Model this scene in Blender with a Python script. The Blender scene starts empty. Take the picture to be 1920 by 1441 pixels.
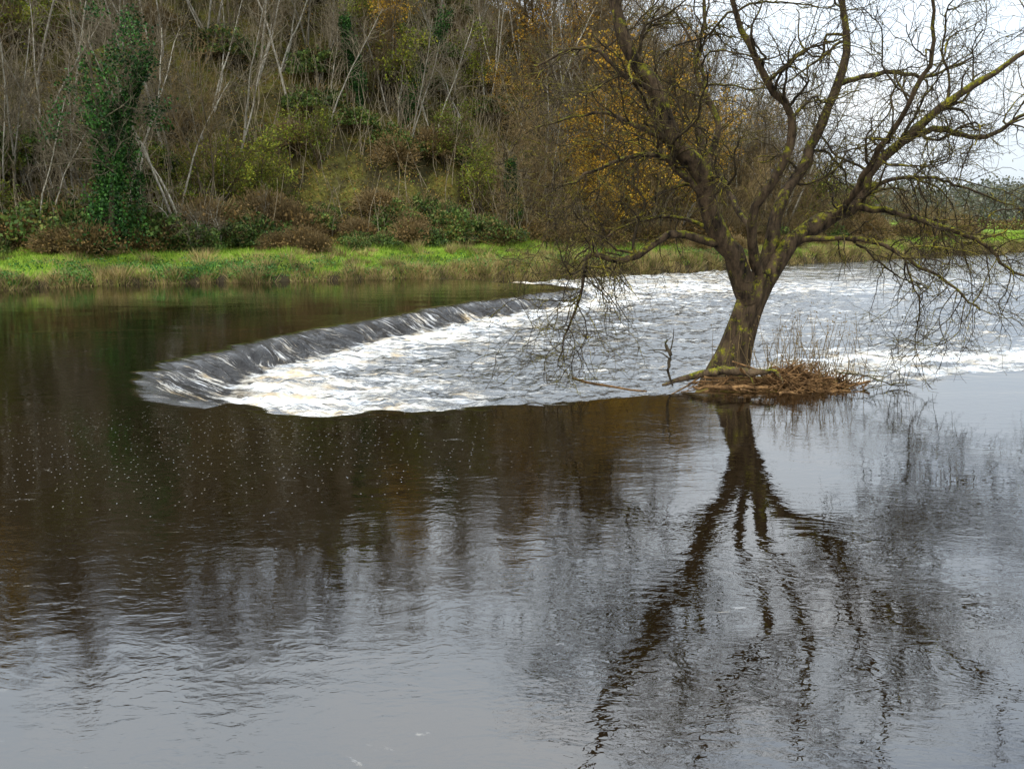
import bpy, math, numpy as np
from mathutils import Vector
R=np.random.default_rng
scene=bpy.context.scene
col=scene.collection
# ------------------------------------------------------------------ helpers
def hsh(i,j,s):
    v=np.sin(i*127.1+j*311.7+s*74.7)*43758.5453
    return v-np.floor(v)
def vn(x,y,s=0):
    xi=np.floor(x); yi=np.floor(y); xf=x-xi; yf=y-yi
    u=xf*xf*(3-2*xf); v=yf*yf*(3-2*yf)
    a=hsh(xi,yi,s); b=hsh(xi+1,yi,s); c=hsh(xi,yi+1,s); d=hsh(xi+1,yi+1,s)
    return (a*(1-u)+b*u)*(1-v)+(c*(1-u)+d*u)*v
def fbm(x,y,s=0,o=4):
    t=0; a=.5; n=0
    for k in range(o):
        t=t+a*vn(x,y,s+k*3.1); n+=a; a*=.5
        x,y=(x*.8-y*.6)*2.03+11.3,(x*.6+y*.8)*2.03+5.7
    return t/n
def sst(a,b,x):
    t=np.clip((x-a)/(b-a),0,1); return t*t*(3-2*t)
def mesh_from(name,V,F,smooth=False):
    V=np.asarray(V,dtype=np.float32).reshape(-1,3); F=np.asarray(F,dtype=np.int32)
    k=F.shape[1]; me=bpy.data.meshes.new(name)
    me.vertices.add(len(V)); me.vertices.foreach_set('co',V.ravel())
    me.loops.add(F.size); me.loops.foreach_set('vertex_index',F.ravel())
    me.polygons.add(len(F))
    me.polygons.foreach_set('loop_start',np.arange(0,F.size,k,dtype=np.int32))
    try: me.polygons.foreach_set('loop_total',np.full(len(F),k,dtype=np.int32))
    except Exception: pass
    if smooth: me.polygons.foreach_set('use_smooth',np.ones(len(F),dtype=bool))
    me.update(calc_edges=True); me.validate()
    return me
def obj(name,me,mat=None,parent=None,label=None,category=None,kind=None,group=None):
    o=bpy.data.objects.new(name,me)
    if mat is not None and me is not None and len(me.materials)==0: me.materials.append(mat)
    col.objects.link(o)
    if parent: o.parent=parent
    if label: o["label"]=label
    if category: o["category"]=category
    if kind: o["kind"]=kind
    if group: o["group"]=group
    return o
def attr(me,name,vals,typ='FLOAT'):
    a=me.attributes.new(name,typ,'POINT')
    if typ=='FLOAT': a.data.foreach_set('value',np.asarray(vals,dtype=np.float32))
    else: a.data.foreach_set('vector',np.asarray(vals,dtype=np.float32).ravel())
def nrm(v): return v/np.maximum(np.linalg.norm(v,axis=-1,keepdims=True),1e-9)
def tubes(paths,rad,sides):
    P,N,_=paths.shape
    T=nrm(np.gradient(paths,axis=1))
    ref=np.where(np.abs(T[:,:1,2:3])>.8,np.array([1.,0,0]),np.array([0,0,1.]))
    ref=np.broadcast_to(ref,T.shape)
    A=nrm(np.cross(T,ref)); B=np.cross(T,A)
    a=np.linspace(0,2*np.pi,sides,endpoint=False)
    V=paths[:,:,None,:]+rad[:,:,None,None]*(A[:,:,None,:]*np.cos(a)[None,None,:,None]+B[:,:,None,:]*np.sin(a)[None,None,:,None])
    idx=np.arange(P*N*sides).reshape(P,N,sides)
    n=np.roll(idx,-1,axis=2)
    F=np.stack([idx[:,:-1],n[:,:-1],n[:,1:],idx[:,1:]],-1).reshape(-1,4)
    return V.reshape(-1,3),F
def join(parts):
    Vs=[];Fs=[];o=0
    for V,F in parts:
        Vs.append(V);Fs.append(F+o);o+=len(V)
    return np.concatenate(Vs),np.concatenate(Fs)
def spawn(paths,rad,M,L,n,ang,rs,rng,trop=0.,wander=.25,tmin=.2,tmax=1.,taper=.35,rmax=9.,rmin=.003,byt=0.):
    P,N,_=paths.shape
    ln=np.linalg.norm(np.diff(paths,axis=1),axis=2).sum(1)
    idx=rng.choice(P,M,p=ln/ln.sum())
    tt=rng.uniform(tmin,tmax,M); t=tt*(N-1)*.9999; i=t.astype(int); f=(t-i)[:,None]
    p=paths[idx,i]*(1-f)+paths[idx,i+1]*f
    r=rad[idx,i]*(1-f[:,0])+rad[idx,i+1]*f[:,0]
    tan=nrm(paths[idx,i+1]-paths[idx,i])
    w=rng.normal(size=(M,3)); w=nrm(w-(w*tan).sum(1,keepdims=True)*tan)
    an=np.radians(rng.uniform(ang[0],ang[1],M))[:,None]
    d=nrm(np.cos(an)*tan+np.sin(an)*w)
    Ls=rng.uniform(L[0],L[1],M)*(1-byt*tt)
    out=np.zeros((M,n,3)); out[:,0]=p
    for k in range(1,n):
        out[:,k]=out[:,k-1]+d*(Ls/(n-1))[:,None]
        d=d+rng.normal(size=(M,3))*wander; d[:,2]+=trop; d=nrm(d)
    r0=np.clip(r*rs,rmin,rmax)
    rr=r0[:,None]*np.linspace(1,taper,n)[None,:]
    return out,np.maximum(rr,rmin*.6)
def leaves(C,size,rng,asp=.55,flat=0.):
    M=len(C); a=nrm(rng.normal(size=(M,3))); b=rng.normal(size=(M,3))
    b=nrm(np.cross(a,b)); s=(rng.uniform(.6,1.3,M)*size)[:,None]
    V=np.stack([C-a*s*.5,C+b*s*asp*.5,C+a*s*.5,C-b*s*asp*.5],1).reshape(-1,3)
    return V,np.arange(M*4).reshape(M,4)
def resample(pts,n):
    pts=np.array(pts,float); m=len(pts); t=np.linspace(0,m-1.0001,n); out=[]
    for q in t:
        i=int(q); f=q-i
        p0=pts[max(i-1,0)];p1=pts[i];p2=pts[min(i+1,m-1)];p3=pts[min(i+2,m-1)]
        out.append(.5*((2*p1)+(-p0+p2)*f+(2*p0-5*p1+4*p2-p3)*f*f+(-p0+3*p1-3*p2+p3)*f**3))
    return np.array(out)
# ------------------------------------------------------------------ materials
def newmat(name):
    m=bpy.data.materials.new(name); m.use_nodes=True
    nt=m.node_tree; return m,nt,nt.nodes['Principled BSDF']
def N(nt,t,**k):
    n=nt.nodes.new(t)
    for a,b in k.items(): setattr(n,a,b)
    return n
def ramp(nt,src,stops,interp='LINEAR'):
    r=N(nt,'ShaderNodeValToRGB'); r.color_ramp.interpolation=interp
    e=r.color_ramp.elements
    while len(e)<len(stops): e.new(.5)
    for i,(p,c) in enumerate(stops):
        e[i].position=p; e[i].color=(c[0],c[1],c[2],1) if hasattr(c,'__len__') else (c,c,c,1)
    nt.links.new(src,r.inputs[0]); return r.outputs[0]
def math_(nt,op,a,b=None,c=None,clamp=False):
    n=N(nt,'ShaderNodeMath',operation=op); n.use_clamp=clamp
    for i,v in enumerate([a,b,c]):
        if v is None: continue
        if isinstance(v,(int,float)): n.inputs[i].default_value=v
        else: nt.links.new(v,n.inputs[i])
    return n.outputs[0]
def noise(nt,vec,scale,detail=4,rough=.55,dist=0.):
    n=N(nt,'ShaderNodeTexNoise'); n.inputs['Scale'].default_value=scale
    n.inputs['Detail'].default_value=detail; n.inputs['Roughness'].default_value=rough
    n.inputs['Distortion'].default_value=dist
    if vec is not None: nt.links.new(vec,n.inputs['Vector'])
    return n.outputs['Fac']
def mapping(nt,vec,scale=(1,1,1),rot=(0,0,0)):
    m=N(nt,'ShaderNodeMapping'); m.inputs['Scale'].default_value=scale; m.inputs['Rotation'].default_value=rot
    nt.links.new(vec,m.inputs['Vector']); return m.outputs[0]
def mixc(nt,f,a,b,mode='MIX'):
    n=N(nt,'ShaderNodeMix',data_type='RGBA',blend_type=mode)
    for s,v in ((n.inputs[0],f),(n.inputs[6],a),(n.inputs[7],b)):
        if isinstance(v,(int,float)): s.default_value=v
        elif isinstance(v,tuple): s.default_value=(v[0],v[1],v[2],1)
        else: nt.links.new(v,s)
    return n.outputs[2]
def leafmat(name,stops,trans=.25,objvar=.25):
    m,nt,b=newmat(name)
    g=N(nt,'ShaderNodeNewGeometry'); oi=N(nt,'ShaderNodeObjectInfo')
    v=math_(nt,'ADD',math_(nt,'MULTIPLY',g.outputs['Random Per Island'],1-objvar),math_(nt,'MULTIPLY',oi.outputs['Random'],objvar))
    c=ramp(nt,v,stops)
    pos=noise(nt,g.outputs['Position'],.5,3)
    c=mixc(nt,1.,c,ramp(nt,pos,[(.3,.38),(.7,1.6)]),'MULTIPLY')
    nt.links.new(c,b.inputs['Base Color']); b.inputs['Roughness'].default_value=.6
    b.inputs['Specular IOR Level'].default_value=.2
    if trans:
        t=N(nt,'ShaderNodeBsdfTranslucent'); nt.links.new(c,t.inputs[0])
        mx=N(nt,'ShaderNodeMixShader'); mx.inputs[0].default_value=trans
        nt.links.new(b.outputs[0],mx.inputs[1]); nt.links.new(t.outputs[0],mx.inputs[2])
        nt.links.new(mx.outputs[0],nt.nodes['Material Output'].inputs[0])
    return m
def barkmat(name,dark,light,moss=None,mossamt=.5,scale=6):
    m,nt,b=newmat(name)
    tc=N(nt,'ShaderNodeTexCoord'); oi=N(nt,'ShaderNodeObjectInfo'); g=N(nt,'ShaderNodeNewGeometry')
    vec=mapping(nt,tc.outputs['Object'],(1,1,.3))
    n1=noise(nt,vec,scale,5,.65)
    c=ramp(nt,n1,[(.34,dark),(.66,light)])
    c=mixc(nt,1.,c,ramp(nt,oi.outputs['Random'],[(0,.6),(1,1.3)]),'MULTIPLY')
    if moss:
        n2=noise(nt,tc.outputs['Object'],2.6,7,.8)
        sx=N(nt,'ShaderNodeSeparateXYZ'); nt.links.new(g.outputs['Normal'],sx.inputs[0])
        f=math_(nt,'ADD',n2,math_(nt,'MULTIPLY',sx.outputs[2],.10))
        f=ramp(nt,f,[(.62-mossamt*.2,0.),(.70-mossamt*.2,1.)])
        mc=ramp(nt,noise(nt,tc.outputs['Object'],14,3),[(.35,moss[0]),(.65,moss[1])])
        c=mixc(nt,math_(nt,'MULTIPLY',f,.85),c,mc)
    nt.links.new(c,b.inputs['Base Color']); b.inputs['Roughness'].default_value=.9
    b.inputs['Specular IOR Level'].default_value=.15
    bp=N(nt,'ShaderNodeBump'); bp.inputs['Strength'].default_value=1.; bp.inputs['Distance'].default_value=.08
    nt.links.new(noise(nt,mapping(nt,tc.outputs['Object'],(1,1,.22)),11,5,.7),bp.inputs['Height']); nt.links.new(bp.outputs[0],b.inputs['Normal'])
    return m
M_bark_main=barkmat('willow_bark',(.012,.009,.006),(.15,.10,.056),((.08,.10,.010),(.34,.30,.018)),.36)
M_twig_main=barkmat('willow_twig',(.018,.013,.008),(.08,.058,.032),((.13,.12,.012),(.40,.32,.02)),.32)
M_bark_pale=barkmat('pale_bark',(.17,.15,.11),(.50,.45,.36),((.10,.12,.04),(.22,.22,.09)),.3)
M_twig_pale=barkmat('pale_twig',(.10,.078,.048),(.29,.235,.15))
M_bark_brown=barkmat('brown_bark',(.05,.037,.023),(.17,.13,.08),((.08,.10,.02),(.15,.15,.04)),.4)
M_twig_brown=barkmat('brown_twig',(.07,.05,.022),(.23,.16,.07))
M_twig_tan=barkmat('scrub_twig',(.11,.075,.03),(.33,.23,.10))
M_ivy=leafmat('ivy_leaf',[(0,(.006,.018,.003)),(.55,(.018,.062,.009)),(1,(.07,.17,.026))],.15,.1)
M_autumn=leafmat('autumn_leaf',[(0,(.22,.09,.012)),(.5,(.48,.26,.022)),(1,(.62,.44,.045))],.35)
M_olive=leafmat('olive_leaf',[(0,(.05,.06,.010)),(.5,(.13,.17,.018)),(1,(.36,.33,.03))],.3)
M_bramble=leafmat('bramble_leaf',[(0,(.018,.030,.008)),(.4,(.05,.09,.016)),(.72,(.14,.20,.04)),(1,(.25,.12,.04))],.25,.25)
M_brownleaf=leafmat('russet_leaf',[(0,(.05,.038,.014)),(.5,(.15,.095,.03)),(1,(.28,.17,.055))],.2)
M_grass=leafmat('grass_blade',[(0,(.10,.17,.018)),(.55,(.22,.35,.028)),(1,(.42,.48,.08))],.4,0)
M_rough=leafmat('dry_grass_blade',[(0,(.08,.08,.022)),(.35,(.27,.20,.08)),(.68,(.48,.35,.16)),(.86,(.32,.26,.08)),(1,(.16,.26,.03))],.3,0)
M_weed=leafmat('weed_leaf',[(0,(.02,.06,.012)),(.6,(.06,.17,.025)),(1,(.16,.30,.07))],.3,0)
M_litter=leafmat('undergrowth_leaf',[(0,(.05,.036,.013)),(.25,(.14,.10,.028)),(.5,(.19,.17,.028)),(.75,(.30,.16,.035)),(1,(.09,.17,.02))],.2,0)
M_haze=leafmat('distant_leaf',[(0,(.08,.09,.075)),(.5,(.14,.145,.11)),(1,(.20,.19,.14))],.2,0)  # distance haze put into the greyed leaf colours
M_wleaf=leafmat('willow_leaf',[(0,(.02,.016,.008)),(.6,(.07,.06,.018)),(1,(.22,.18,.035))],.2,0)
M_drift=barkmat('driftwood',(.08,.042,.018),(.48,.27,.11))
# ------------------------------------------------------------------ terrain
BX=[-400,-150,-60,-26.8,-20.6,-11.7,-3,2,10,14.4,26.5,40.5,61,150,500]
BY=[30,36,44,52.0,56.6,60,64,69.5,75.5,79,91,102,118,190,440]
HX=[-400,-100,-20,-8,0,12,22,32,45,500]; HH=[20,27,27,26,23,17,10,4,.6,.6]
def yb(x): return np.interp(x,BX,BY)+(vn(x*.35,x*0+3,5)-.5)*2.2+(vn(x*1.4,x*0+3,6)-.5)*1.4
def sdist(x,y): return y-yb(x)
def tz(x,y):
    x=np.asarray(x,float); y=np.asarray(y,float)
    s=sdist(x,y)
    z=-1.6+2.0*sst(-1.2,.5,s)+ 1.35*np.clip((s-.3)/11,0,1)*np.interp(x,[0,15],[1,.7])
    H=np.interp(x,HX,HH)
    z+=H*sst(10,46,s)+ (fbm(x*.12,y*.12,9)-.5)*3.*sst(12,22,s)*np.clip(H/20,0,1)
    z+=(fbm(x*.9,y*.9,2)-.5)*.45*sst(.3,1.5,s)
    rb=x-(26+.5*y)
    z=np.maximum(z,-1.6+2.4*sst(0,3,rb)*(s<0)+0*x)
    z=np.maximum(z,-1.6+3.*sst(-14,-22,y))
    z+=np.clip(y-260,0,1500)*.006
    return z
xs=np.concatenate([[-4000,-1500,-700],np.arange(-400,-72,12),np.arange(-70,80,.7),np.arange(82,300,6),[350,500,900,2000,4500]])
ys=np.concatenate([[-900,-300,-100,-40,-22,-18,-14,0,20],np.arange(36,135,.5),np.arange(137,320,4),[360,450,600,900,1500,3000,6000]])
X,Y=np.meshgrid(xs,ys)
Z=tz(X,Y)
nx,ny=len(xs),len(ys)
def gridF(nx,ny):
    i=np.arange(nx*ny).reshape(ny,nx)
    return np.stack([i[:-1,:-1],i[:-1,1:],i[1:,1:],i[1:,:-1]],-1).reshape(-1,4)
me=mesh_from('ground',np.stack([X,Y,Z],-1).reshape(-1,3),gridF(nx,ny),True)
S=sdist(X,Y); Hh=np.interp(X,HX,HH)
attr(me,'hill',(sst(9.5,12,S)*np.clip(Hh/6,0,1)).ravel())
attr(me,'edge',(1-sst(.4,1.6,S)).ravel())
m,nt,b=newmat('ground_soil_grass')
g=N(nt,'ShaderNodeNewGeometry'); a=N(nt,'ShaderNodeAttribute',attribute_name='hill'); ae=N(nt,'ShaderNodeAttribute',attribute_name='edge')
P=g.outputs['Position']
n1=noise(nt,P,.35,6,.65); n2=noise(nt,P,2.5,6,.7)
hc=ramp(nt,n1,[(.3,(.022,.017,.008)),(.48,(.06,.05,.018)),(.6,(.11,.10,.02)),(.72,(.14,.08,.025))])  # hill soil colour darkened to paint deep shade in the gaps between trees
hc=mixc(nt,1.,hc,ramp(nt,n2,[(.3,.35),(.7,1.4)]),'MULTIPLY')
gc=ramp(nt,n2,[(.3,(.08,.13,.015)),(.55,(.17,.27,.022)),(.75,(.30,.33,.06))])
gc=mixc(nt,ae.outputs['Fac'],gc,(.04,.03,.017))
nt.links.new(mixc(nt,a.outputs['Fac'],gc,hc),b.inputs['Base Color'])
b.inputs['Roughness'].default_value=.95; b.inputs['Specular IOR Level'].default_value=.1
obj('ground',me,m,kind='structure',label='grassy river bank rising into steep wooded hillside',category='ground')
# ------------------------------------------------------------------ river water
far=[(-6.1,20.6),(-7.2,21.4),(-8.2,22.8),(-8.8,24.6),(-8.9,26.4),(-8.2,28.9),(-7.0,32.3),(-5.8,35.3),(-4.4,38.2),(-2.55,42.6),(-.25,46.7),(1.6,49.8),(3.4,52.0),(3.9,53.4),(2.6,55.4),(-.2,58.6),(-3,61.0),(-6,62.2)]
near=[(-6.1,20.6),(-5.2,20.1),(-3.9,19.8),(-1.8,20.2),(.47,21.1),(3.4,22.1),(6.5,22.3),(9.6,23.6),(13.4,25.5),(20,29),(30,34),(60,44),(400,60)]
F3=lambda L:[(p[0],p[1],0) for p in L]
farc=resample(F3(far),90)[:,:2]; nearc=resample(F3(near),60)[:,:2]
poly=np.concatenate([farc,[(-6,120),(400,600)],nearc[::-1]])
xs=np.concatenate([-np.geomspace(14.2,260,40)[::-1],np.arange(-14,5,.05),np.arange(5,19,.08),np.geomspace(19.1,320,70)])
ys=np.concatenate([np.arange(-16,2,1.),np.arange(2,15.5,.14),np.arange(15.5,30,.065),np.arange(30,66,.10),np.geomspace(66.2,520,110)])
X,Y=np.meshgrid(xs,ys); nx,ny=len(xs),len(ys)
x=X.ravel(); y=Y.ravel()
def pdist(L):
    d=np.full(len(x),1e9)
    for i in range(len(L)-1):
        a_=L[i]; bb=L[i+1]-a_; l=np.hypot(*bb)
        if l<1e-6: continue
        t=np.clip(((x-a_[0])*bb[0]+(y-a_[1])*bb[1])/l**2,0,1)
        d=np.minimum(d,np.hypot(x-a_[0]-t*bb[0],y-a_[1]-t*bb[1]))
    return d
dF=pdist(farc); dN=pdist(nearc)
ins=np.zeros(len(x),bool)
for i in range(len(poly)):
    a_=poly[i]; c_=poly[(i+1)%len(poly)]
    if a_[1]==c_[1]: continue
    cond=((a_[1]>y)!=(c_[1]>y))&(x<(c_[0]-a_[0])*(y-a_[1])/(c_[1]-a_[1])+a_[0]); ins^=cond
d=np.where(dF<dN,dF,dN)
sd=np.where(ins,d,-d)
cx,cy=.47,.883
u=x*cx+y*cy+(fbm(x*.35,y*.35,61)-.5)*1.8
v=x*cy-y*cx
rag=(fbm(x*.45,y*.45,3,2)-.5)*.9
isf=(dF<dN)
# individual tongues of water breaking over the sill at slightly different places
tong=(vn(u*1.3,v*.15,13)-.5)*.6+(vn(u*3.1,v*.2,14)-.5)*.4+(vn(u*6.5,v*.3,15)-.5)*.2
nrag=(fbm(x*.7,y*1.1,19,3)-.5)*1.3
sdj=sd+np.where(isf,rag+tong,nrag)*np.exp(-np.abs(sd)/2.)
apex=np.exp(-((x+8)**2+(y-24)**2)/8)
w=.95+.15*isf+.8*apex
D=.58
z=-D*sst(-.3,1.,sdj/w)
env=sst(-.8,.35,sdj)*(1-sst(.95,1.6,sdj/w))
z+=env*((vn(u*1.5,v*.3,7)-.5)*.12+(vn(u*3.6,v*.45,8)-.5)*.15+(vn(u*7,v*.8,9)-.5)*.08+(fbm(x*2.,y*2.,22)-.5)*.12)*np.where(isf,1,.6)
low=sst(.6,1.3,sdj/w)*ins
df=np.where(ins,dF,0)
fr=fbm(x*.8,y*.8,71)-.5
foam_glint=low*(1.0*np.exp(-np.clip(df-w+fr*2.5,0,99)/1.8)+.36*np.exp(-np.clip(df-w,0,99)/8))
foam_glint+=low*.25*np.exp(-((x+4)**2/16+(y-24.5)**2/10))
foam_glint+=low*.55*sst(54,60,y)*(1-sst(72,95,y))*np.exp(-np.clip(x-12,0,99)/18)
foam_glint+=low*1.0*np.exp(-((x-12.2)**2/9.0+(y-30.0)**2/6))+low*.9*np.exp(-((x-17.5)**2/12+(y-31.5)**2/4))+low*.6*np.exp(-((x-9)**2/5+(y-28.0)**2/5))
foam_glint+=low*(.31+.14*sst(3,12,x))  # base foam streaks, raised at right to paint in small highlights on the chop
fend=env*isf*np.maximum(sst(44,53,y),.6*sst(.2,.9,sdj/w)*(vn(u*2.,v*.4,17)>.42))
foam_glint+=fend*.75
foam_glint=np.clip(foam_glint,0,1.15)
z+=foam_glint*low*((fbm(x*1.3,y*2.0,31)-.4)*.24+(fbm(x*4.5,y*7,33,3)-.5)*.08)
z+=low*((fbm(x*.8,y*1.5,41)-.5)*.24+(fbm(x*2.2,y*4.4,43,3)-.5)*.16)
calm=1-sst(-.5,1.,sdj/w)
z+=calm*((fbm(x*.5,y*.9,51)-.5)*.008)
me=mesh_from('river_water',np.stack([x,y,z],-1),gridF(nx,ny),True)
attr(me,'foam_glint',foam_glint); attr(me,'face',env*isf*(1-.6*sst(46,54,y))); attr(me,'low',low); attr(me,'allow',np.maximum(low,fend))
attr(me,'flow',np.stack([u,v,x*0],-1),'FLOAT_VECTOR')
attr(me,'fleck',calm*np.exp(-((x+6)**2/60+(y-16.5)**2/22)))
m,nt,b=newmat('river_water')
g=N(nt,'ShaderNodeNewGeometry'); P=g.outputs['Position']
def A(n): return N(nt,'ShaderNodeAttribute',attribute_name=n)
af=A('foam_glint').outputs['Fac']; aface=A('face').outputs['Fac']; alow=A('low').outputs['Fac']; aal=A('allow').outputs['Fac']; aflow=A('flow').outputs['Vector']; afl=A('fleck').outputs['Fac']
fn=noise(nt,mapping(nt,P,(.36,1.6,1),(0,0,.22)),1.2,9,.74,1.4)
fs=noise(nt,mapping(nt,P,(.7,2.8,1)),4.5,7,.72,.6)
fmix=math_(nt,'ADD',math_(nt,'MULTIPLY',fn,.68),math_(nt,'MULTIPLY',fs,.32))
q=math_(nt,'ADD',math_(nt,'SUBTRACT',af,.66),math_(nt,'MULTIPLY',math_(nt,'SUBTRACT',fmix,.5),6.6))
ff=math_(nt,'MULTIPLY',q,1.35,clamp=True)
ff=math_(nt,'MULTIPLY',ff,math_(nt,'MULTIPLY',aal,1.4,clamp=True))
st=noise(nt,mapping(nt,aflow,(5.5,.5,1)),1.6,7,.76,.35)
st2=noise(nt,mapping(nt,aflow,(1.3,.4,1)),1.,4,.6)
ffc=math_(nt,'MULTIPLY',math_(nt,'SUBTRACT',math_(nt,'ADD',st,math_(nt,'MULTIPLY',st2,.6)),.86),9,clamp=True)
ffc=math_(nt,'MULTIPLY',ffc,math_(nt,'MULTIPLY',aface,.9))
vo=N(nt,'ShaderNodeTexVoronoi'); vo.inputs['Scale'].default_value=6.; vo.inputs['Randomness'].default_value=1.
vo.voronoi_dimensions='2D'; nt.links.new(P,vo.inputs['Vector'])
spk=math_(nt,'LESS_THAN',vo.outputs['Distance'],.065)
sx=N(nt,'ShaderNodeSeparateColor'); nt.links.new(vo.outputs['Color'],sx.inputs[0])
spk=math_(nt,'MULTIPLY',spk,math_(nt,'GREATER_THAN',math_(nt,'MULTIPLY',sx.outputs[0],afl),.45))
thr=noise(nt,mapping(nt,P,(.6,2.0,1)),.9,9,.74,2.4)
thr=math_(nt,'MULTIPLY',math_(nt,'SUBTRACT',thr,.64),14,clamp=True)
tot=math_(nt,'MAXIMUM',math_(nt,'MAXIMUM',ff,ffc),math_(nt,'MAXIMUM',math_(nt,'MULTIPLY',spk,.35),math_(nt,'MULTIPLY',thr,.24)))
fcol=ramp(nt,noise(nt,mapping(nt,P,(.7,1.5,1)),1.2,6,.65),[(.36,(.52,.38,.20)),(.50,(.84,.78,.67)),(.62,(.94,.96,.98))])
nt.links.new(mixc(nt,tot,mixc(nt,alow,(.007,.004,.0015),(.020,.023,.025)),fcol),b.inputs['Base Color'])
ro=math_(nt,'ADD',.01,math_(nt,'MULTIPLY',tot,.6)); nt.links.new(ro,b.inputs['Roughness'])
nt.links.new(math_(nt,'SUBTRACT',2.05,math_(nt,'MULTIPLY',aface,.66)),b.inputs['IOR'])
msk=ramp(nt,noise(nt,mapping(nt,P,(.16,.26,1)),1.,3,.5,.8),[(.40,.05),(.62,.36)])
r1=noise(nt,mapping(nt,P,(1.,1.6,1),(0,0,.25)),1.5,2,.5,.8)
r2=noise(nt,mapping(nt,P,(1.,1.5,1),(0,0,-.2)),6.5,2,.5,.8)
r3=noise(nt,mapping(nt,P,(.6,1.2,1),(0,0,.1)),.8,3,.6,2.6)
r3=math_(nt,'ABSOLUTE',math_(nt,'SUBTRACT',r3,.5))
hgt=math_(nt,'MULTIPLY',math_(nt,'ADD',math_(nt,'MULTIPLY',r1,.60),math_(nt,'MULTIPLY',r2,.30)),math_(nt,'ADD',msk,math_(nt,'MULTIPLY',alow,2.8)))
hgt=math_(nt,'ADD',hgt,math_(nt,'MULTIPLY',r3,.14))
hgt=math_(nt,'ADD',hgt,math_(nt,'MULTIPLY',math_(nt,'MULTIPLY',math_(nt,'ADD',st,st2),aface),5.5))
hgt=math_(nt,'ADD',hgt,math_(nt,'MULTIPLY',math_(nt,'MULTIPLY',fs,ff),.8))
bp=N(nt,'ShaderNodeBump'); bp.inputs['Strength'].default_value=1.; bp.inputs['Distance'].default_value=.028
nt.links.new(hgt,bp.inputs['Height']); nt.links.new(bp.outputs[0],b.inputs['Normal'])
obj('river_water',me,m,kind='structure',label='dark peaty river pouring over a curved weir',category='river')
# ------------------------------------------------------------------ the big willow
rng=R(11)
tx,ty=5.35,23.75
limbs=[ # (x,dy,z,r)
 [(-.12,0,-.7,.54),(-.08,0,.1,.48),(.04,0,.7,.375),(.26,0,1.5,.325),(.46,.05,2.1,.33),(.54,.05,2.6,.29)],
 [(.38,-.05,1.9,.28),(-.12,-.3,3.0,.26),(-.68,-.6,3.8,.24),(-1.0,-.9,5.0,.225),(-1.65,-1.0,5.7,.205),(-2.05,-1.0,6.8,.18),(-2.7,-.9,7.6,.15),(-3.1,-.8,8.8,.11),(-3.6,-.6,10.6,.04)],
 [(.52,.05,1.9,.27),(1.2,.1,3.2,.22),(2.1,.2,3.8,.185),(2.95,.3,4.2,.16),(3.3,.4,5.0,.135),(4.0,.4,5.7,.11),(4.9,.3,6.6,.09),(5.9,.2,7.3,.07),(7.1,0,8.1,.05),(8.6,-.2,8.8,.025)],
 [(.8,.1,2.6,.18),(1.05,.4,4.1,.145),(1.65,.7,5.1,.135),(2.25,.9,6.3,.115),(2.6,1.,7.6,.10),(2.5,1.1,8.8,.075),(2.2,1.2,10.9,.03)],
 [(.55,-.1,2.6,.14),(.3,-.5,3.9,.115),(.85,-.8,5.0,.105),(1.0,-.9,6.1,.095),(.3,-1.,7.0,.08),(-.3,-1.1,8.1,.065),(-.6,-1.2,9.2,.045),(-.9,-1.2,10.8,.025)],
 [(4.05,.4,5.7,.09),(5.0,.6,6.05,.075),(6.2,.8,5.95,.06),(7.1,.9,6.5,.045),(8.6,1.,7.0,.025)],
 [(2.6,1.,7.1,.07),(4.0,1.3,7.5,.055),(5.,1.6,7.3,.04),(6.2,1.8,7.8,.025)],
 [(-.35,-.4,3.3,.12),(-1.7,-.7,3.55,.09),(-2.6,-.9,3.05,.08),(-3.5,-1.,3.1,.06),(-3.6,-1.,2.3,.035),(-3.9,-1.1,1.4,.025),(-4.15,-1.1,.5,.012)],
 [(2.9,.3,4.2,.09),(4.2,.0,3.8,.07),(5.5,-.3,3.3,.05),(6.4,-.6,2.5,.035),(7.6,-.8,2.2,.02)],
 [(-.8,-.7,4.2,.09),(-1.8,-1.0,5.2,.065),(-2.9,-1.3,5.1,.045),(-4.3,-1.7,4.6,.02)],
 [(-2.0,-1.,6.6,.08),(-2.9,-1.,7.0,.055),(-3.8,-1.,7.6,.04),(-5.0,-.9,7.2,.02)],
 [(2.4,.2,3.9,.09),(2.6,-1.0,4.9,.075),(2.9,-1.8,6.0,.06),(3.3,-2.2,7.2,.045),(3.2,-2.4,8.8,.03)],
 [(.35,.1,3.6,.08),(.1,1.4,4.6,.07),(-.4,2.2,5.8,.055),(-.3,2.6,7.4,.045),(-1.0,2.9,9.0,.03)],
 [(-.95,-.9,4.8,.09),(-.7,-.5,6.0,.07),(-1.2,-.2,7.3,.055),(-.8,.2,8.6,.04),(-1.2,.5,10.4,.025)],
 [(-1.2,-.9,5.2,.07),(-2.4,-.3,5.9,.05),(-3.4,.4,6.2,.035),(-4.8,.9,5.9,.02)],
 [(1.5,.1,3.4,.07),(2.6,-1.,3.3,.055),(3.8,-1.6,2.7,.04),(4.8,-2.,1.8,.02)],
 [(-.5,-.4,3.6,.06),(-1.4,.6,3.9,.045),(-2.6,1.2,3.6,.03),(-3.8,1.3,2.8,.02)],
 [(3.1,.3,4.6,.06),(4.4,.9,4.9,.045),(5.8,1.4,4.7,.035),(7.4,1.8,4.2,.02)],
]
LP=[];parts=[]
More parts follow.
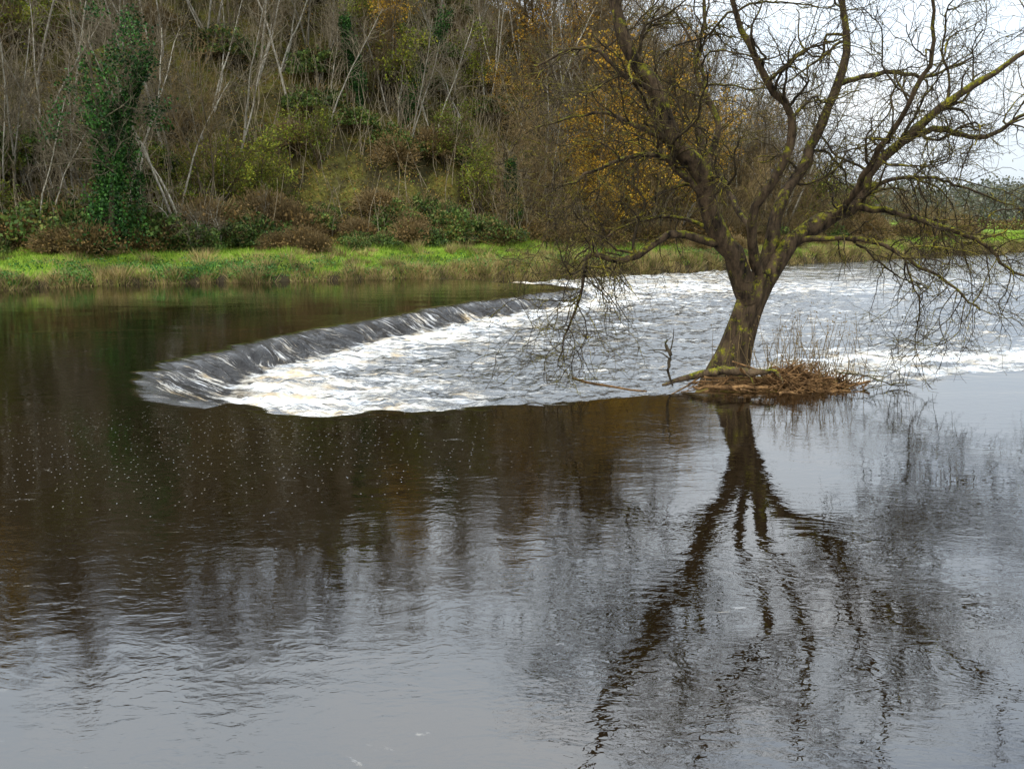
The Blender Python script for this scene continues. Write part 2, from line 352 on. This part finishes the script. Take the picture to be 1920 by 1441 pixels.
for i,l in enumerate(limbs):
    n=26 if i==0 else 24
    p=resample(l,n)
    if i: p[1:,:3]+=np.cumsum(rng.normal(size=(n-1,3))*.024,axis=0)*np.array([1,1,.8])+rng.normal(size=(n-1,3))*.015; p[1:,3]*=1+rng.normal(size=n-1)*.06
    q=p[:,:3].copy(); r=np.clip(p[:,3],.012,9)
    if i==0:
        V,F=tubes(q[None],r[None],28)
        c=np.repeat(q,28,axis=0); dv=V-c; ang=np.tile(np.arange(28),n)/28*2*np.pi
        zz=c[:,2]; k=1+.10*np.sin(ang*3+zz*.9)+.08*np.sin(ang*5-zz*1.3)+.06*np.sin(ang*9+zz*.5)
        k*=1+.35*np.exp(-np.clip(zz+.1,0,9)/.35)*(.6+.4*np.sin(ang*4+1))
        parts.append((c+dv*k[:,None],F))
    else:
        parts.append(tubes(q[None],r[None],12)); LP.append((q,r))
LPa=np.array([a for a,_ in LP]); LRa=np.array([b_ for _,b_ in LP])
l2,r2_=spawn(LPa,LRa,165,(1.2,3.2),14,(35,85),.5,rng,trop=.0,wander=.25,tmin=.25,rmax=.040,rmin=.013,taper=.35)
l3,r3=spawn(l2,r2_,1000,(.6,1.8),9,(30,80),.6,rng,trop=-.02,wander=.27,tmin=.1,rmax=.016,rmin=.0085)
l4,r4=spawn(l3,r3,4800,(.3,1.0),6,(25,75),.7,rng,trop=-.05,wander=.26,tmin=.1,rmax=.0085,rmin=.006)
l4b,r4b=spawn(l2,r2_,1300,(.4,1.3),6,(30,80),.5,rng,trop=-.04,wander=.24,tmin=.1,rmax=.0085,rmin=.006)
l5,r5=spawn(l4,r4,4300,(.12,.4),4,(25,70),.8,rng,trop=-.05,wander=.2,tmin=.2,rmax=.006,rmin=.005)
sh,rsh=spawn(LPa[:4],LRa[:4],160,(.5,1.8),6,(40,90),.1,rng,trop=.18,wander=.15,tmin=0,tmax=.5,rmax=.010,rmin=.007)
lowl=[6,7,8,14,15,16]
dr1,dd1=spawn(LPa[lowl],LRa[lowl],105,(1.,2.8),12,(40,90),.4,rng,trop=-.14,wander=.24,tmin=.2,rmax=.022,rmin=.011)
dr2,dd2=spawn(dr1,dd1,800,(.4,1.2),7,(30,75),.6,rng,trop=-.06,wander=.26,tmin=.1,rmax=.009,rmin=.006)
def clampz(a_):
    a_[...,2]=np.maximum(a_[...,2],.12); return a_
tree=obj('willow_tree',None,label='gnarled bare willow tree with lichen standing in the river',category='tree')
tree.location=(tx,ty,0)
me=mesh_from('trunk',*join(parts),smooth=True); obj('trunk',me,M_bark_main,tree)
cp=[tubes(clampz(l2),r2_,6),tubes(clampz(l3),r3,4)]+[tubes(clampz(a_),b_,3) for a_,b_ in ((l4,r4),(l4b,r4b),(l5,r5),(sh,rsh),(dr1,dd1),(dr2,dd2))]
me=mesh_from('crown',*join(cp),smooth=True); crown=obj('crown',me,M_twig_main,tree)
k=rng.choice(len(l4),2200); C=l4[k,-1]+np.array([0,0,-.04])
V,F=leaves(C,.085,rng,.28); me=mesh_from('leaf_cluster',V,F); obj('leaf_cluster',me,M_wleaf,tree)
def sticks(M,cx,cy,sx,sy,h,L,r,rng,tilt=.25,n=4,z0=-.1,sp=.6):
    p0=np.stack([rng.normal(size=M)*sx+cx,rng.normal(size=M)*sy+cy,np.zeros(M)],-1)
    e=np.exp(-((p0[:,0]-cx)/(1.7*sx))**2-((p0[:,1]-cy)/(1.7*sy))**2)
    p0[:,2]=z0+h*e*rng.uniform(.2,1.,M)
    a=rng.normal(size=M)*sp+np.pi*(rng.random(M)>.5)
    d=nrm(np.stack([np.cos(a),np.sin(a),rng.normal(size=M)*tilt],-1)); Ls=rng.uniform(L[0],L[1],M)
    out=np.zeros((M,n,3)); out[:,0]=p0-d*(Ls/2)[:,None]
    for k in range(1,n):
        out[:,k]=out[:,k-1]+d*(Ls/(n-1))[:,None]; d=nrm(d+rng.normal(size=(M,3))*.2)
    rr=rng.uniform(r[0],r[1],M)[:,None]*np.linspace(1,.6,n)[None]
    return out,rr
ps=[]
for (cx_,cy_,sx_,sy_,h,M,ti) in [(6.55,22.75,.38,.25,.62,420,.5),(7.15,22.9,.35,.25,.42,240,.7),(5.8,22.8,.4,.2,.30,90,.4),(4.9,23.0,.5,.25,.2,40,.3),(7.8,23.0,.35,.3,.22,70,.6)]:
    ps.append(tubes(*sticks(M,cx_,cy_,sx_,sy_,h,(.2,1.1),(.006,.017),rng,ti,sp=.9),4))
ps.append(tubes(*sticks(24,6.2,22.9,1.0,.3,.4,(.9,2.2),(.018,.04),rng,.25,6),6))
me=mesh_from('driftwood_heap',*join(ps)); obj('driftwood_heap',me,M_drift,label='heap of tangled rusty dead reeds and driftwood at the willow base',category='driftwood')
aa=np.linspace(0,2*np.pi,40,endpoint=False); rings=[(0,.12),(.35,.10),(.7,.03),(1.,-.14),(1.15,-.5)]
V=[];
for rr,hz in rings:
    for t in aa:
        q=1+.25*math.sin(3*t+1)+.15*math.sin(7*t)
        V.append((6.1+rr*1.5*q*math.cos(t),23.35+rr*.65*q*math.sin(t),hz+.05*math.sin(5*t+rr*9)))
F=[[r_*40+i,r_*40+(i+1)%40,(r_+1)*40+(i+1)%40,(r_+1)*40+i] for r_ in range(4) for i in range(40)]
obj('silt_islet',mesh_from('silt_islet',V,F,True),M_litter,label='small muddy islet holding the willow roots',category='islet',kind='structure')
def single(name,pts,n,sides,mat,label,cat,extra=0,seed=1):
    p=resample(pts,n); rg=R(seed); p[1:,:3]+=rg.normal(size=(n-1,3))*.015
    pr=[tubes(p[None,:,:3],p[None,:,3],sides)]
    if extra:
        a_,b_=spawn(p[None,:,:3],p[None,:,3],extra,(.2,.8),6,(30,80),.5,rg,wander=.2,rmax=.02,rmin=.006); pr.append(tubes(a_,b_,5))
    return obj(name,mesh_from(name,*join(pr),smooth=True),mat,label=label,category=cat)
single('fallen_branch',[(3.5,22.6,.06,.03),(4.1,22.6,.26,.075),(4.8,22.5,.40,.10),(5.5,22.45,.38,.09),(6.1,22.4,.42,.04)],18,8,M_bark_main,'mossy fallen branch lying against the willow base','branch',12,3)
single('broken_stick',[(3.75,22.6,.05,.02),(3.6,22.5,.45,.035),(3.68,22.5,.75,.045),(3.55,22.5,1.0,.04),(3.58,22.5,1.15,.015)],14,7,M_bark_brown,'crooked dead stick poking up from the water','branch',4,5)
single('floating_log',[(4.2,22.45,.03,.03),(5.,22.3,.06,.05),(5.9,22.3,.05,.035)],10,8,M_drift,'pale stick floating in front of the driftwood heap','branch',2,6)
single('trailing_branch',[(7.6,22.9,.35,.02),(8.3,22.7,.25,.018),(8.9,22.6,.05,.015),(9.4,22.5,.12,.008)],12,6,M_bark_brown,'thin dead branch trailing in the current','branch',12,8)
ns=150; p=np.zeros((ns,6,3)); rg=R(3)
p[:,0]=np.stack([rg.normal(size=ns)*.75+6.9,rg.normal(size=ns)*.25+23.2,np.full(ns,.0)],-1)
dd=nrm(np.stack([rg.normal(size=ns)*.22,rg.normal(size=ns)*.2,np.ones(ns)],-1)); Ls=rg.uniform(.3,1.8,ns)
for k in range(1,6):
    p[:,k]=p[:,k-1]+dd*(Ls/5)[:,None]; dd=nrm(dd+rg.normal(size=(ns,3))*.10)
rr=np.full((ns,6),.007)*np.linspace(1.2,.7,6)
pc=p[:,-1]; C=np.repeat(pc,4,axis=0)+rg.normal(size=(ns*4,3))*np.array([.04,.04,.12])
obj('dead_weed_clump',mesh_from('dead_weed_clump',*join([tubes(p,rr,3),leaves(C,.07,rg,.35)])),M_twig_tan,label='dry upright dead weed stems growing on the islet',category='weeds')
# ------------------------------------------------------------------ hillside tree prototypes
def cat(*a): return np.concatenate(a)
def bare(seed,h,stems=1,r0=.11,crook=.05,nb=34,t2=170,t3=650,up=.12,tmin=.3,blen=.26,l1min=.022):
    rg=R(seed); n=12; P_=np.zeros((stems,n,3)); Rr=np.zeros((stems,n))
    for s_ in range(stems):
        d_=nrm(np.array([rg.normal()*.10*(1+stems*.5),rg.normal()*.10*(1+stems*.5),1.])); p_=np.array([rg.normal()*.2*(stems>1),rg.normal()*.2*(stems>1),-.6]); hh=h*rg.uniform(.75,1.)
        for k in range(n):
            P_[s_,k]=p_; p_=p_+d_*hh/(n-1); d_=nrm(d_+np.append(rg.normal(size=2)*crook,.03))
        Rr[s_]=r0*rg.uniform(.75,1.1)*np.linspace(1,.25,n)
    a1,b1=spawn(P_,Rr,nb*stems,(h*blen*.5,h*blen),8,(22,60),.5,rg,trop=up*.5,wander=.16,tmin=tmin,rmax=.05,rmin=l1min,byt=.35)
    a2,b2=spawn(a1,b1,t2*stems,(h*.06,h*.15),6,(20,60),.7,rg,trop=up*.4,wander=.18,tmin=.15,rmax=.026,rmin=.014)
    a3,b3=spawn(a2,b2,t3*stems,(h*.03,h*.085),4,(20,60),.8,rg,trop=up*.3,wander=.18,tmin=.2,rmax=.013,rmin=.010)
    tr=join([tubes(P_,Rr,7)]); cr=join([tubes(a1,b1,5),tubes(a2,b2,3),tubes(a3,b3,3)])
    return tr,cr,a3,P_,Rr
protos={}
def proto(key,tr,cr,mt,mc,lv=None,ml=None):
    L=[('trunk',mesh_from(key+'_trunk',*tr,smooth=True),mt),('crown',mesh_from(key+'_crown',*cr,smooth=True),mc)]
    if lv is not None: L.append(('foliage',mesh_from(key+'_foliage',*lv),ml))
    for _,me_,m_ in L: me_.materials.append(m_)
    protos[key]=L
for i in range(6):
    tr,cr,a3,_,_=bare(100+i,13.+i*.8,1 if i%3==1 else 2,.10,.04+.008*i,nb=22,t2=75,t3=140,tmin=.35,l1min=.028)
    proto('pale%d'%i,tr,cr,M_bark_pale,M_twig_pale)
for i in range(3):
    tr,cr,a3,_,_=bare(200+i,12.+i,2,.12,.09,nb=28,t2=130,t3=420)
    proto('brown%d'%i,tr,cr,M_bark_brown,M_twig_brown)
for i in range(2):
    tr,cr,a3,_,_=bare(300+i,12.,2,.13,.10,nb=26,t2=120,t3=400)
    rg=R(5+i); C=a3[rg.choice(len(a3),3400),-1]+rg.normal(size=(3400,3))*.2
    C=C[fbm(C[:,0]*.6+C[:,2]*.5,C[:,1]*.6+C[:,2]*.3,i)>.45]
    proto('autumn%d'%i,tr,cr,M_bark_brown,M_twig_brown,leaves(C,.19,rg,.7),M_autumn)
for i in range(2):
    tr,cr,a3,_,_=bare(320+i,7.,3,.08,.12,nb=16,t2=80,t3=250,tmin=.15,blen=.35)
    rg=R(15+i); C=a3[rg.choice(len(a3),2600),-1]+rg.normal(size=(2600,3))*.15
    proto('oliveshrub%d'%i,tr,cr,M_bark_brown,M_twig_brown,leaves(C,.18,rg,.7),M_olive)
for i in range(3):
    tr,cr,a3,_,_=bare(340+i,7.5,7,.06,.13,nb=10,t2=60,t3=210,tmin=.12,up=.1,blen=.38)
    proto('sallow%d'%i,tr,cr,M_bark_brown,M_twig_tan)
for i in range(2):
    tr,cr,a3,_,_=bare(360+i,6.5,4,.05,.2,nb=12,t2=40,t3=110,tmin=.2,up=.0,blen=.4,l1min=.024)
    proto('scrub%d'%i,tr,cr,M_bark_pale,M_twig_pale)
for i in range(3):
    h=[13.,12.,10.][i]
    tr,cr,a3,P_,Rr=bare(380+i,h,2 if i==0 else 1,.17,.10,nb=26,t2=110,t3=350,tmin=.4)
    rg=R(25+i); Ls=[]
    for s_ in range(len(P_)):
        M=9500 if s_==0 else 6500; t=rg.beta(1.05,1.15 if s_==0 else 1.9,M)*.95*11; ii=t.astype(int); f=(t-ii)[:,None]
        base_=.36 if i==0 else .22
        c=P_[s_][ii]*(1-f)+P_[s_][ii+1]*f; clump=base_+1.25*vn(t*.9,t*0+s_*7,i+3)**1.6
        az_=rg.uniform(0,6.28,M); clump=clump*(.35+1.3*vn(az_*1.2,t*.9,i+9))
        dr=np.stack([np.cos(az_),np.sin(az_),rg.normal(size=M)*.6],-1)
        Ls.append(c+dr*(clump*(1.2-t/15)*rg.uniform(.3,1.,M)**.5)[:,None]-np.array([0,0,.15]))
    if i==0:  # ivy creeping out along side boughs
        bb=rg.choice(len(a3),26)
        for q_ in bb: Ls.append(a3[q_,rg.integers(0,4,110)]+rg.normal(size=(110,3))*.28)
    proto('ivy%d'%i,tr,cr,M_bark_brown,M_twig_pale,leaves(cat(*Ls),.15,rg,.8),M_ivy)
cnt=[0]
def place(key,x_,y_,sc,name,label,catg,group=None,rot=None,tilt=0.):
    rg=R(1000+cnt[0]); cnt[0]+=1
    e=obj(name,None,label=label,category=catg,group=group)
    zz=float(tz(np.array([x_]),np.array([y_]))[0])
    e.location=(x_,y_,zz-.1); e.scale=(sc,sc,sc*rg.uniform(.92,1.1))
    e.rotation_euler=(rg.normal()*.04,rg.normal()*.04+tilt,rg.uniform(0,6.28) if rot is None else rot)
    for pn,me_,_ in protos[key]:
        c=bpy.data.objects.new(pn,me_); c.parent=e; col.objects.link(c)
    return e
rg=R(42); n_=0
for srow in np.arange(13,50,3.0):
    for xx in np.arange(-52,34,2.8):
        x_=xx+rg.normal()*1.1; s_=srow+rg.normal()*.9; y_=float(yb(np.array([x_]))[0])+s_
        if abs(x_)>y_*.57+2: continue
        if -21<x_<-1 and s_<22.5: continue
        if x_>20 and s_>30: continue
        if n_>=290: break
        r_=rg.random()
        if x_>0 and r_<.22: key='brown%d'%rg.integers(3); lab='bare brown twiggy tree on the hillside'
        elif x_>-4 and r_<.34: key='sallow%d'%rg.integers(3); lab='dense brown multi-stemmed sallow'
        elif r_<.02 or (x_>0 and r_<.46): key='autumn%d'%rg.integers(2); lab='tree with remaining yellow orange autumn leaves'
        elif r_<.16: key='brown%d'%rg.integers(3); lab='bare brown twiggy tree on the hillside'
        elif r_<.23: key='ivy%d'%rg.integers(1,3); lab='hillside tree wrapped in dark green ivy'
        elif r_<.36: key='oliveshrub%d'%rg.integers(2); lab='yellow green leaved understorey tree on the slope'
        elif r_<.40: key='scrub%d'%rg.integers(2); lab='pale crooked bare scrub on the slope'
        else: key='pale%d'%rg.integers(6); lab='slender bare tree with pale grey trunk'
        sc=rg.uniform(.7,1.15)*(1.15 if x_>2 else 1)
        if key[:3] in('sal','scr'): sc*=1.15
        if key[:3]=='ivy': sc*=.8
        place(key,x_,y_,sc,'woodland_tree',lab,'tree','woodland trees on the hillside'); n_+=1
def pl(key,x_,y_,sc,lab,name='tree',rot=None,tilt=0): return place(key,x_,y_,sc,name,lab,'tree',None,rot,tilt)
pl('ivy0',-25.9,62.5,1.2,'tall forked tree smothered in dark ivy at the field edge','ivy_clad_tree',1.0,.04)
pl('ivy2',.6,79,.85,'short ivy clad stump tree beside the meadow','ivy_clad_tree')
pl('ivy2',-12.5,84,1.,'ivy bound tree on the open slope','ivy_clad_tree')
pl('ivy1',-9.2,86,.9,'ivy bound tree on the open slope','ivy_clad_tree')
for q in [(9,86.5,1.1),(12,89,1.15),(17,96,1.1),(5.5,96,1.3),(7.5,90,1.4),(13,94,1.5)]:
    pl('autumn%d'%(cnt[0]%2),q[0],q[1],q[2],'tall tree with bright orange autumn leaves','autumn_tree')
for q in [(6.,83.5,.6),(8.5,84.5,.55),(11,87,.6),(15,92,.8)]:
    pl('autumn%d'%(cnt[0]%2),q[0],q[1],q[2],'small orange leaved tree at the meadow edge','autumn_tree')
for q in [(8,96,1.3),(11,98,1.4),(15,101,1.4),(19,103,1.35),(22,105,1.2),(25,108,1.1),(3,94,1.2),(6,99,1.3),(13,104,1.4),(17,108,1.4),(21,110,1.3),(28,112,1.05),(31,116,.95),(35,119,.9),(39,122,.8)]:
    k_=cnt[0]%6
    pl('brown%d'%(cnt[0]%3) if cnt[0]%2 else 'pale%d'%k_,q[0],q[1],q[2],'tall bare tree at the end of the wood','woodland_edge_tree')
for q in [(-21.5,73,1.),(-19,75.5,.9),(-17.,74,.7),(-24,70,.8),(-15.2,79,.8),(-5.5,84,.85),(-3.,82,.9),(-31,74,1.),(-36,78,1.1)]:
    pl('oliveshrub%d'%(cnt[0]%2),q[0],q[1],q[2],'bushy shrub with yellow green leaves on the slope','leafy_shrub')
for q in [(-22.6,66.6,.75),(-19.5,67.2,.7),(-21.,65.6,.55),(-30,66,.9),(-33,69,1.),(-17.5,70,.7),(-27,65,.8),(-36,70,.9)]:
    pl('scrub%d'%(cnt[0]%2),q[0],q[1],q[2],'pale crooked bare scrub beside the meadow','bare_shrub')
for q in [(2.5,82,.9),(5,85,.9),(9,89,.8),(14.5,91.5,1.1),(18,95,1.2),(22,98.5,1.25),(26,102.5,1.35),(29.5,105.5,1.3),(33,108.5,1.35),(37,112,1.15),(41,117,1.05),(47,121,.85),(24,106,1.5),(18,102,1.5),(12,97,1.4),(29,112,1.5),(44,124,1.),(-.5,80,.9),(20.5,93,.8),(26,98,.7),(31,103,.75),(54,128,.8),(60,134,.7),(51,126,.9)]:
    pl('sallow%d'%(cnt[0]%3),q[0],q[1],q[2],'bushy brown leafless sallow on the far bank','sallow_tree')
pl('oliveshrub0',31,108,1.3,'rounded tree with olive green leaves on the far bank','leafy_tree')
pl('oliveshrub1',39,112,1.1,'rounded tree with olive green leaves on the far bank','leafy_tree')
def bush(seed,n,mat,key,size=.2,twigs=160):
    rg=R(seed); a=nrm(rg.normal(size=(n,3))); a[:,2]=np.abs(a[:,2])
    az=np.arctan2(a[:,1],a[:,0]); q=.6+.6*vn(az*2+9,a[:,2]*3,seed)+.35*vn(az*6+9,a[:,2]*7,seed+1)
    C=a*(q*rg.uniform(.45,1.,n)**.4)[:,None]*np.array([1.8,1.4,1.2])
    t0=np.zeros((twigs,5,3)); d_=nrm(rg.normal(size=(twigs,3))*np.array([1,1,.6])+np.array([0,0,.8]))
    for k in range(1,5): t0[:,k]=t0[:,k-1]+d_*rg.uniform(.3,.5,twigs)[:,None]; d_=nrm(d_+rg.normal(size=(twigs,3))*.22)
    V,F=leaves(C,size,rg,.75)
    L=[('foliage',mesh_from(key+'_foliage',V,F),mat),('stems',mesh_from(key+'_stems',*tubes(t0,np.full((twigs,5),.014),3)),M_twig_tan)]
    for _,me_,m_ in L: me_.materials.append(m_)
    protos[key]=L
for i in range(3): bush(500+i,3000,M_bramble,'bramble%d'%i,.16)
for i in range(2): bush(520+i,1100,M_brownleaf,'russet%d'%i,.13,620)
rg=R(77)
def pb(key,x_,y_,sc,lab,name='bramble_bush'): place(key,x_,y_,sc,name,lab,'bush','bushes along the foot of the slope')
for x_ in np.arange(-15,-1.,1.5):
    y_=float(yb(np.array([x_]))[0])
    for off in (11,13.2,15.5):
        pb('bramble%d'%rg.integers(3) if rg.random()<.75 else 'russet%d'%rg.integers(2),x_+rg.normal()*.6,y_+off+rg.normal()*.8,rg.uniform(.7,1.4),'dense green bramble bush edging the meadow')
for x_ in np.arange(-40,-14,1.7):
    y_=float(yb(np.array([x_]))[0])
    pb(('russet%d'%rg.integers(2)) if rg.random()<.7 else 'bramble%d'%rg.integers(3),x_,y_+10.5+rg.normal()*1.2,rg.uniform(.6,1.6),'tangled russet bush at the foot of the wood')
    pb(('russet%d'%rg.integers(2)) if rg.random()<.7 else 'bramble%d'%rg.integers(3),x_,y_+13.5+rg.normal()*1.2,rg.uniform(1.,2.),'tangled russet bush at the foot of the wood')
for x_ in np.arange(-1,58,2.1):
    y_=float(yb(np.array([x_]))[0])
    pb(('russet%d'%rg.integers(2)) if rg.random()<.7 else 'bramble%d'%rg.integers(3),x_,y_+11+rg.normal()*1.,rg.uniform(.7,1.5)*(1.3 if x_>12 else 1),'tangled russet bush along the field edge')
for q in [(16,5),(19.5,4.),(23,6),(27,4.5),(31,5),(35,4),(38,6)]:
    x_=q[0]; pb('russet%d'%rg.integers(2),x_,float(yb(np.array([x_]))[0])+q[1],rg.uniform(.7,1.1),'tangled russet bush standing on the grassy bank')
for k in range(70):
    x_=rg.uniform(-45,14); s_=rg.uniform(18,42); y_=float(yb(np.array([x_]))[0])+s_
    pb(rg.choice(['bramble0','bramble1','bramble2','russet0','russet1']),x_,y_,rg.uniform(.8,1.8),'low bush among the trees on the slope')
# ------------------------------------------------------------------ ground cover
def blades(x_,y_,L,wd,rg,lean=.35,dx=None,dy=None):
    n=len(x_); z_=tz(x_,y_); b0=np.stack([x_,y_,z_-.03],-1)
    a=rg.uniform(0,6.28,n); sv=np.stack([np.cos(a),np.sin(a),0*a],-1)*wd*.5
    lx=rg.normal(size=n)*lean+(0 if dx is None else dx); ly=rg.normal(size=n)*lean+(0 if dy is None else dy)
    tp=b0+np.stack([lx,ly,np.ones(n)],-1)*L[:,None]
    V=np.stack([b0-sv,b0+sv,tp],1).reshape(-1,3); return V,np.arange(3*n).reshape(n,3)
rg=R(9)
n=150000; x_=rg.uniform(-45,75,n); s_=rg.uniform(.0,11.5,n); y_=yb(x_)+s_
V,F=blades(x_,y_,rg.uniform(.06,.2,n)*(.5+2.4*fbm(x_*.6,y_*.9,1)**1.5*1.6),.05,rg)
obj('meadow_grass',mesh_from('meadow_grass',V,F),M_grass,kind='stuff',label='short bright green grass on the river bank',category='grass')
n=55000; x_=rg.uniform(-45,75,n); s_=np.abs(rg.normal(size=n))*.55-.35; y_=yb(x_)+s_; cl=vn(x_*1.1,y_*.8,6)*(.2+.8*vn(x_*.22,x_*0,8))
k=cl>.13; x_=x_[k];y_=y_[k];n=len(x_)
B1=blades(x_,y_,rg.uniform(.15,.5,n)*(.3+1.6*cl[k]),.045,rg,.6)
nt_=520; tx_=rg.uniform(-45,75,nt_); ts=np.where(rg.random(nt_)<.55,rg.uniform(-.3,.9,nt_),rg.uniform(.5,8.5,nt_)); tr_=rg.uniform(.25,.85,nt_); th=rg.uniform(.25,1.0,nt_)
ix=np.repeat(np.arange(nt_),150); ox=rg.normal(size=len(ix))*.5; oy=rg.normal(size=len(ix))*.5
x_=tx_[ix]+ox*tr_[ix]; y_=yb(tx_)[ix]+ts[ix]+oy*tr_[ix]
B2=blades(x_,y_,th[ix]*rg.uniform(.4,1.,len(ix)),.045,rg,.25,ox*.8,oy*.8-.15)
obj('bank_rough_grass',mesh_from('bank_rough_grass',*join([B1,B2])),M_rough,kind='stuff',label='straggling tan and olive tussocks overhanging the water edge',category='grass')
n=26000; x_=np.concatenate([rg.uniform(-45,-14,n//2),rg.uniform(-45,20,n//2)]); s_=rg.uniform(.0,6,n)*rg.random(n); y_=yb(x_)+s_; k=vn(x_*.7,y_*.7,12)>.45; x_=x_[k];y_=y_[k]
C=np.stack([x_,y_,tz(x_,y_)+rg.uniform(.05,.5,len(x_))],-1)
obj('bank_weeds',mesh_from('bank_weeds',*leaves(C,.16,rg,.5)),M_weed,kind='stuff',label='leafy green nettles and weeds along the bank',category='weeds')
n=190000; x_=rg.uniform(-62,36,n); s_=rg.uniform(10.5,46,n); y_=yb(x_)+s_; cl=fbm(x_*.45,y_*.45,14)
C=np.stack([x_,y_,tz(x_,y_)+rg.uniform(.0,1.,n)**1.5*np.clip((cl-.3)*3.5,.15,1.8)],-1)
obj('undergrowth',mesh_from('undergrowth',*leaves(C,.22,rg,.4)),M_litter,kind='stuff',label='brown bracken leaf litter and low growth on the slope',category='undergrowth')
n=6500; x_=rg.uniform(-58,36,n); s_=rg.uniform(11,46,n)
k=~((x_>-21)&(x_<-1)&(s_<21)&(rg.random(n)<.9)); x_=x_[k]; s_=s_[k]; n=len(x_); y_=yb(x_)+s_
p=np.zeros((n,5,3)); p[:,0]=np.stack([x_,y_,tz(x_,y_)-.1],-1); d_=nrm(np.stack([rg.normal(size=n)*.2,rg.normal(size=n)*.2,np.ones(n)],-1)); L=rg.uniform(1.,6.,n)
for q in range(1,5): p[:,q]=p[:,q-1]+d_*(L/4)[:,None]; d_=nrm(d_+rg.normal(size=(n,3))*.12)
a2,b2=spawn(p,np.full((n,5),.02),n,(.4,1.4),4,(25,60),.7,rg,trop=.05,wander=.15,rmin=.012,rmax=.015)
obj('sapling_thicket',mesh_from('sapling_thicket',*join([tubes(p,np.full((n,5),1.)*np.linspace(.032,.014,5),3),tubes(a2,b2,3)])),M_twig_pale,kind='stuff',label='thicket of thin bare saplings under the trees',category='thicket')
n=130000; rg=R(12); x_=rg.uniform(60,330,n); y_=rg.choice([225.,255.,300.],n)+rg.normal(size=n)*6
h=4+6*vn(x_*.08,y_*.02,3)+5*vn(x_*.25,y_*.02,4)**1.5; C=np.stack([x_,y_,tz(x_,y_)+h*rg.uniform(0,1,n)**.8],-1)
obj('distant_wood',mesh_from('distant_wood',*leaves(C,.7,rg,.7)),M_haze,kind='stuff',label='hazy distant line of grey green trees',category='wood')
n=12000; x_=rg.uniform(60,200,n); y_=150+.25*(x_-60)+rg.normal(size=n)*1.5; C=np.stack([x_,y_,tz(x_,y_)+rg.uniform(0,2.6,n)*(.3+1.2*vn(x_*.3,x_*0,5))],-1)
obj('field_hedge',mesh_from('field_hedge',*leaves(C,.4,rg,.7)),M_brownleaf,label='low straggling hedge across the far field',category='hedge')
# ------------------------------------------------------------------ world, sun, camera
wd=bpy.data.worlds.new('World'); scene.world=wd; wd.use_nodes=True; nt=wd.node_tree; nt.nodes.clear()
sky=N(nt,'ShaderNodeTexSky',sky_type='NISHITA'); sky.sun_disc=False
el,az=math.radians(42),math.radians(215)
sky.sun_elevation=el; sky.sun_rotation=az; sky.dust_density=2.
hs=N(nt,'ShaderNodeHueSaturation'); hs.inputs['Saturation'].default_value=.6; nt.links.new(sky.outputs[0],hs.inputs['Color'])
b1=N(nt,'ShaderNodeBackground'); b1.inputs[1].default_value=.12; nt.links.new(hs.outputs[0],b1.inputs[0])
tc=N(nt,'ShaderNodeTexCoord')
cl=noise(nt,mapping(nt,tc.outputs['Generated'],(1,1,2.6)),2.2,5,.55)
cc=ramp(nt,cl,[(.3,(.60,.72,.89)),(.5,(.80,.89,.98)),(.7,(.99,1.0,1.01))])
b2=N(nt,'ShaderNodeBackground'); nt.links.new(cc,b2.inputs[0])
sp=N(nt,'ShaderNodeSeparateXYZ'); nt.links.new(tc.outputs['Generated'],sp.inputs[0])
stg=math_(nt,'MULTIPLY_ADD',math_(nt,'MAXIMUM',sp.outputs[2],0.),2.5,1.06)   # overcast: brighter overhead
nt.links.new(stg,b2.inputs[1])
mx=N(nt,'ShaderNodeMixShader'); mx.inputs[0].default_value=.88
nt.links.new(b1.outputs[0],mx.inputs[1]); nt.links.new(b2.outputs[0],mx.inputs[2])
wo=N(nt,'ShaderNodeOutputWorld'); nt.links.new(mx.outputs[0],wo.inputs[0])
sl=bpy.data.lights.new('sun','SUN'); sl.energy=1.5; sl.angle=math.radians(10); sl.color=(1,.93,.84)
so=bpy.data.objects.new('sun',sl); col.objects.link(so)
dv=Vector((math.sin(az)*math.cos(el),math.cos(az)*math.cos(el),math.sin(el)))
so.rotation_euler=dv.to_track_quat('Z','Y').to_euler()
cam=bpy.data.cameras.new('camera'); cam.sensor_width=36; cam.lens=34.6; cam.clip_end=9000; cam.clip_start=.1
co=bpy.data.objects.new('camera',cam); col.objects.link(co); co.location=(0,0,4)
co.rotation_euler=(math.radians(90-9.85),0,0); scene.camera=co
scene.view_settings.view_transform='Standard'; scene.view_settings.look='None'; scene.view_settings.exposure=0
